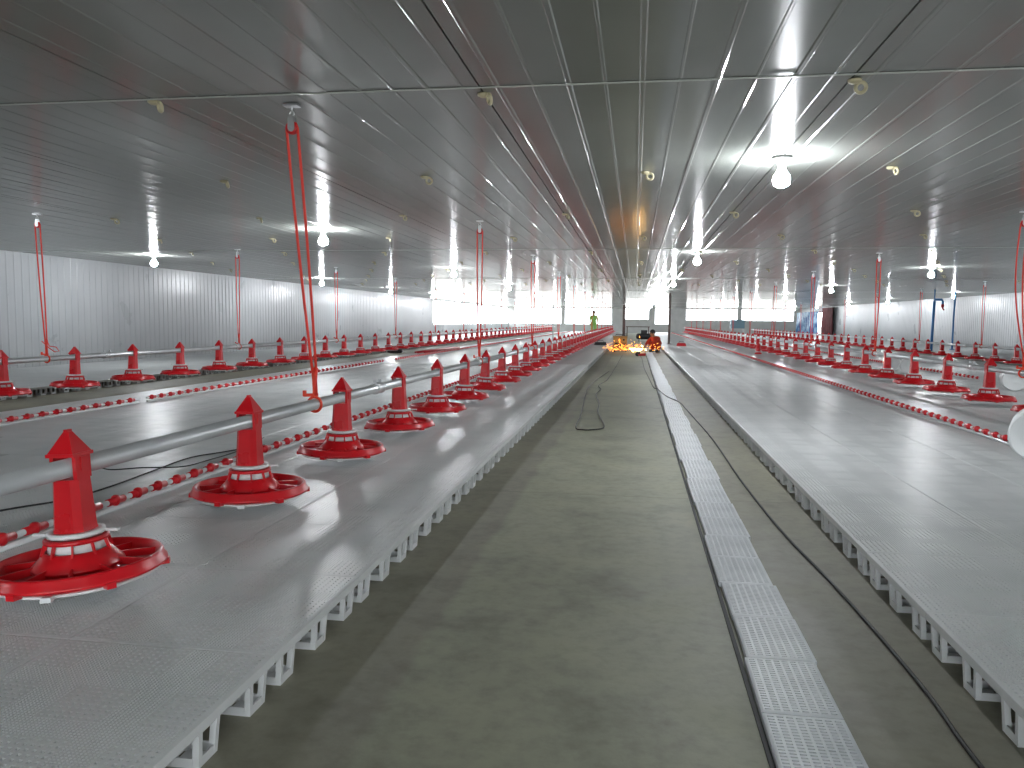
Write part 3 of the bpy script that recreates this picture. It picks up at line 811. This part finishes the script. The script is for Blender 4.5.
# ------------------------------------------------------------------ welding spot
o = empty('welding_machine', (-.53, 28.7, 0)); b = MB()
b.box(-.24, .24, -.2, .2, .06, .54); b.build('case', M['tan'], o)
b = MB(); b.box(-.255, .255, -.215, .215, .54, .565); b.build('lid', M['tan'], o)
b = MB(); b.box(-.18, .02, -.212, -.2, .16, .34)
for i in range(4): b.box(.06, .2, -.208, -.2, .16+.05*i, .18+.05*i)
b.lathe([(0,0),(.035,0),(.035,.02),(0,.02)], 14, cx=.13, cy=-.22, cz=.44, axis='y'); b.build('front_panel', M['dark'], o)
for sx in (-1, 1):
    b = MB(); b.lathe([(0,-.02),(.06,-.02),(.06,.02),(0,.02)], 18, cx=sx*.2, cz=.06, axis='x'); b.build('wheel', M['dark'], o)
b = MB(); b.tube([(-.16,0,.565),(-.16,0,.62),(.16,0,.62),(.16,0,.565)], .012, 8); b.build('handle', M['dark'], o)
tag(o, 'tan cased welding machine on the aisle floor left of the sparks', 'machine')
def toolbox(x, y, z, m, w, label, cat, rz=0):
    o = empty('tool_bag', (x, y, z)); o.rotation_euler.z = rz
    b = MB(); k = 0
    b.hexa([(-w,-.1,0),(w,-.1,0),(w,.1,0),(-w,.1,0),(-w*.8,-.06,.12),(w*.8,-.06,.12),(w*.8,.06,.12),(-w*.8,.06,.12)]); b.build('bag_body', m, o)
    b = MB(); b.tube([(-w*.5,0,.12),(-w*.4,0,.19),(w*.4,0,.19),(w*.5,0,.12)], .012, 8); b.build('handle', M['dark'], o)
    tag(o, label, cat)
toolbox(-1.40, 32.7, .12, M['dark'], .26, 'dark tool bag on the left slat edge near the sparks', 'tool bag', .2)
toolbox(1.84, 32.8, .12, M['red_dark'], .20, 'small dark red tool bag on the right slats near the post', 'tool bag')
o = empty('angle_grinder', (.20, 25.2, 0)); b = MB(); b.tube([(-.10,.0,.05),(.0,.02,.055),(.12,.05,.06)], [.03,.04,.045], 10); b.build('motor_body', M['red_dark'], o)
b = MB(); b.lathe([(0,-.004),(.07,-.004),(.07,.004),(0,.004)], 20, cx=-.12, cz=.075, axis='y'); b.build('disc', M['dark'], o)
b = MB(); b.tube([(-.06,0,.06),(-.06,-.02,.17)], .016, 8); b.build('side_handle', M['dark'], o)
tag(o, 'red power tool lying beside the drain covers before the sparks', 'power tool')
# workbench and trestle behind the welder
o = empty('work_bench', (.15, 52, 0)); b = MB(); b.box(-.75, .75, -.3, .3, .72, .77); b.build('bench_top', M['iron'], o)
for sx in (-1, 1):
    for sy in (-1, 1):
        b = MB(); b.box(sx*.68-.025, sx*.68+.025, sy*.24-.025, sy*.24+.025, 0, .72); b.build('leg', M['iron'], o)
tag(o, 'dark low bench across the aisle far behind the welder', 'bench')
o = empty('air_pump', (.48, 44, 0)); b = MB(); b.lathe([(0,-.45),(.12,-.42),(.16,-.35),(.16,.35),(.12,.42),(0,.45)], 20, cz=.28, axis='x'); b.build('tank_body', M['dark'], o)
b = MB(); b.box(-.18, .16, -.1, .1, .43, .62); b.build('motor_body', M['dark'], o)
for sx in (-1, 1):
    b = MB(); b.box(sx*.28-.02, sx*.28+.02, -.14, .14, 0, .14); b.build('foot', M['dark'], o)
tag(o, 'dark machine on the aisle floor behind the crouching welder', 'machine')

# sparks: a fan of glowing streaks from the cut
b = MB(); c0 = Vector((.05, 28.6, .10)); rnd = random.Random(3)
def streak(p, d, L, r, m):
    d = d.normalized(); u = Vector((0,0,1)) if abs(d.z) < .9 else Vector((1,0,0)); a = d.cross(u).normalized()*r; e = a.cross(d).normalized()*r
    k = len(b.v); b.v += [tuple(p-d*L), tuple(p+d*L), tuple(p+a), tuple(p+e), tuple(p-a), tuple(p-e)]
    for q in range(4):
        x, y = 2+q, 2+(q+1) % 4; b.face([k+1, k+x, k+y], m); b.face([k, k+y, k+x], m)
for i in range(300):
    a = rnd.uniform(0, 2*PI); e = abs(rnd.gauss(0, .42)); q = rnd.random()**.75
    d = Vector((math.cos(a)*math.cos(e), math.sin(a)*math.cos(e)*.7, math.sin(e)))
    p = c0 + Vector((d.x*1.28*q, d.y*.9*q, d.z*.62*q))
    p.z = max(.014, p.z - .10*q*q)
    if -.84 < p.x < -.22 and p.y > 28.45: p.y = 28.44 - rnd.random()*.3
    if p.x > .28 and p.y > 28.30: continue
    if p.x < -.97 or p.x > .95: p.z = max(p.z, .15)
    streak(p, d + Vector((0,0,-.2)), rnd.uniform(.012,.050), rnd.uniform(.006,.014), 1 if q < .2 else 0)
for i in range(26):
    p = c0 + Vector((rnd.gauss(0,.15), rnd.gauss(0,.10), abs(rnd.gauss(0,.07))-.05)); p.z = max(.02, p.z)
    streak(p, Vector((rnd.uniform(-1,1), rnd.uniform(-1,1), rnd.uniform(-.2,.6))), rnd.uniform(.03,.07), rnd.uniform(.012,.024), 1)
tag(b.build('weld_sparks', [M['spark'], M['spark_hot']]), 'burst of orange welding sparks on the aisle floor', 'sparks', kind='stuff')

# ------------------------------------------------------------------ people
def skin(name, V, E, R, m, parent, root=0, sub=2):
    me = bpy.data.meshes.new(name); me.from_pydata(V, E, []); me.materials.append(m)
    o = bpy.data.objects.new(name, me); col.objects.link(o); o.parent = parent
    o.modifiers.new('Skin', 'SKIN').use_smooth_shade = True
    s = o.modifiers.new('Sub', 'SUBSURF'); s.levels = 1; s.render_levels = sub
    for i, r in enumerate(R):
        d = me.skin_vertices[0].data[i]; d.radius = (r, r) if not isinstance(r, tuple) else r; d.use_root = (i == root)
    return o
class Fig:
    def __init__(s): s.V, s.E, s.R = [], [], []
    def add(s, p, r, frm=None):
        s.V.append(tuple(p)); s.R.append(r); i = len(s.V)-1
        if frm is not None: s.E.append((frm, i))
        return i
    def chain(s, frm, pts):
        for p, r in pts: frm = s.add(p, r, frm)
        return frm
    def hand(s, frm, wrist, d, side):
        d = Vector(d).normalized(); w = Vector(wrist); sd = Vector(side).normalized()
        palm = s.add(w+d*.06, (.030,.018), frm)
        for k, (o_, L) in enumerate(((-.026,.075),(-.009,.085),(.009,.08),(.026,.062))):
            b0 = w+d*.095+sd*o_; n = d.cross(sd)
            i = s.add(b0, .009, palm); i = s.add(b0+d*L*.5-n*.008, .0085, i); s.add(b0+d*L-n*.026, .007, i)
        t = w+d*.035+sd*-.036; i = s.add(t, .011, palm); s.add(t+d*.045-sd*.018, .008, i)
def person(name, loc, rz, label, J, shirt_m, trouser_m):
    o = empty(name, loc, rz); F = Fig()
    pel = F.add(J['pelvis'], .10); ch = F.chain(pel, [(J['waist'], .092), (J['chest'], .10), (J['neck'], .055)])
    F.chain(ch, [(J['head0'], .075), (J['head'], (.085,.095)), (J['crown'], .06)])
    nose = F.add(J['nose'], .014, len(F.V)-2)
    for s in ('l', 'r'):
        e = F.chain(2, [(J['sh'+s], .055), (J['el'+s], .042), (J['wr'+s], .030)])
        dv = Vector(J['wr'+s])-Vector(J['el'+s]); F.hand(e, J['wr'+s], dv, dv.cross(Vector((0,0,1))) if abs(dv.normalized().z) < .9 else Vector((1,0,0)))
        F.chain(pel, [(J['hip'+s], .085), (J['kn'+s], .062), (J['an'+s], .042), (J['to'+s], .035)])
    skin('body', F.V, F.E, F.R, M['skin'], o)
    W, H_, P_ = Vector(J['waist']), Vector(J['chest']), Vector(J['pelvis'])
    S = Fig(); p0 = S.add(P_.lerp(W, -.15), (.172,.158)); c = S.chain(p0, [(W, (.165,.150)), (W.lerp(H_, .55), (.175,.155)), (H_, (.175,.150)), (Vector(J['neck'])*.75+H_*.25, .080)])
    for s in ('l', 'r'): S.chain(3, [(J['sh'+s], .075), (J['el'+s], .060), (Vector(J['el'+s]).lerp(Vector(J['wr'+s]), .75), .046)])
    skin('shirt', S.V, S.E, S.R, shirt_m, o)
    T = Fig(); p0 = T.add(J['pelvis'], (.165,.150)); T.chain(p0, [(Vector(J['pelvis']).lerp(Vector(J['waist']), 1.2), (.140,.130))])
    for s in ('l', 'r'): T.chain(p0, [(J['hip'+s], .105), (J['kn'+s], .080), (J['an'+s], .062)])
    skin('trousers', T.V, T.E, T.R, trouser_m, o)
    h = MB(); hd = Vector(J['head']); cr = Vector(J['crown']); fw = (Vector(J['nose'])-hd).normalized()
    q = hd.lerp(cr, .55)-fw*.025; h.ball(q, .098, 16, 10); h.build('hair', M['hair'], o)
    for s in (-1, 1):
        sd = fw.cross((cr-hd).normalized()); e = MB(); e.ball(hd+fw*.085+sd*s*.032+(cr-hd)*.15, .012, 8, 6); e.build('eye', M['dark'], o)
        e = MB(); e.ball(hd+sd*s*.095, .022, 8, 6, sz=1.4); e.build('ear', M['skin'], o)
        k = 'l' if s < 0 else 'r'; a = Vector(J['an'+k]); t = Vector(J['to'+k]); e = MB()
        e.tube([a+Vector((0,0,-.02))-(t-a)*.15, a.lerp(t,.5)+Vector((0,0,-.005)), t, t+(t-a)*.25], [.045,.052,.048,.030], 10); e.build('shoe', M['dark'], o)
    tag(o, label, 'person')
# crouching welder, facing the sparks (-X), seen from the back left
Jc = dict(pelvis=(.12,0,.22), waist=(.07,0,.34), chest=(-.04,0,.47), neck=(-.12,0,.57), head0=(-.15,0,.61), head=(-.18,0,.67), crown=(-.19,0,.76), nose=(-.285,0,.65),
          shl=(-.07,-.17,.50), ell=(-.24,-.20,.33), wrl=(-.40,-.10,.22), shr=(-.07,.17,.50), elr=(-.24,.20,.33), wrr=(-.40,.10,.22),
          hipl=(.10,-.10,.20), knl=(-.20,-.17,.36), anl=(.02,-.15,.075), tol=(-.12,-.17,.045), hipr=(.10,.10,.20), knr=(-.20,.17,.36), anr=(.02,.15,.075), tor=(-.12,.17,.045))
person('person', (.73, 28.9, 0), .65, 'person in orange red shirt crouching beside the welding sparks', Jc, M['shirt'], M['shirt'])
Js = dict(pelvis=(0,0,.80), waist=(0,0,.93), chest=(0,-.01,1.16), neck=(0,-.01,1.31), head0=(0,-.02,1.36), head=(0,-.03,1.44), crown=(0,-.02,1.52), nose=(0,-.135,1.42),
          shl=(.18,0,1.22), ell=(.23,0,.98), wrl=(.23,-.08,.76), shr=(-.18,0,1.22), elr=(-.23,0,.98), wrr=(-.22,-.10,.76),
          hipl=(.09,0,.76), knl=(.10,-.01,.42), anl=(.10,.02,.075), tol=(.11,-.10,.045), hipr=(-.09,0,.76), knr=(-.10,-.01,.42), anr=(-.10,.02,.075), tor=(-.11,-.10,.045))
person('person', (-2.95, 57, .12), .3, 'person in light green clothes standing far off before the bright windows', Js, M['vest'], M['vest'])
bpy.data.objects['person.001'].scale = (1.2, 1.2, 1.08)

# ------------------------------------------------------------------ light, camera, view
w = bpy.data.worlds.new('World'); sc.world = w; w.use_nodes = True
bg = w.node_tree.nodes['Background']; bg.inputs['Color'].default_value = (.90, .95, 1.0, 1); bg.inputs['Strength'].default_value = 12.0
cd = bpy.data.cameras.new('Camera'); cam = bpy.data.objects.new('Camera', cd); col.objects.link(cam)
cd.sensor_width = 36.0; cd.lens = 36.0*f_/1024.0; cd.clip_start = .02; cd.clip_end = 400
mw = Matrix((Rv, Uv, -Fv)).transposed().to_4x4(); mw.translation = CAMP; cam.matrix_world = mw
sc.camera = cam
vs = sc.view_settings; vs.view_transform = 'Standard'; vs.look = 'None'; vs.gamma = 1; vs.use_curve_mapping = False; vs.exposure = -0.56
cy = sc.cycles
cy.use_denoising = True; cy.max_bounces = 8; cy.diffuse_bounces = 4; cy.glossy_bounces = 4; cy.sample_clamp_indirect = 6.0; cy.use_light_tree = True
cy.caustics_reflective = False; cy.caustics_refractive = False
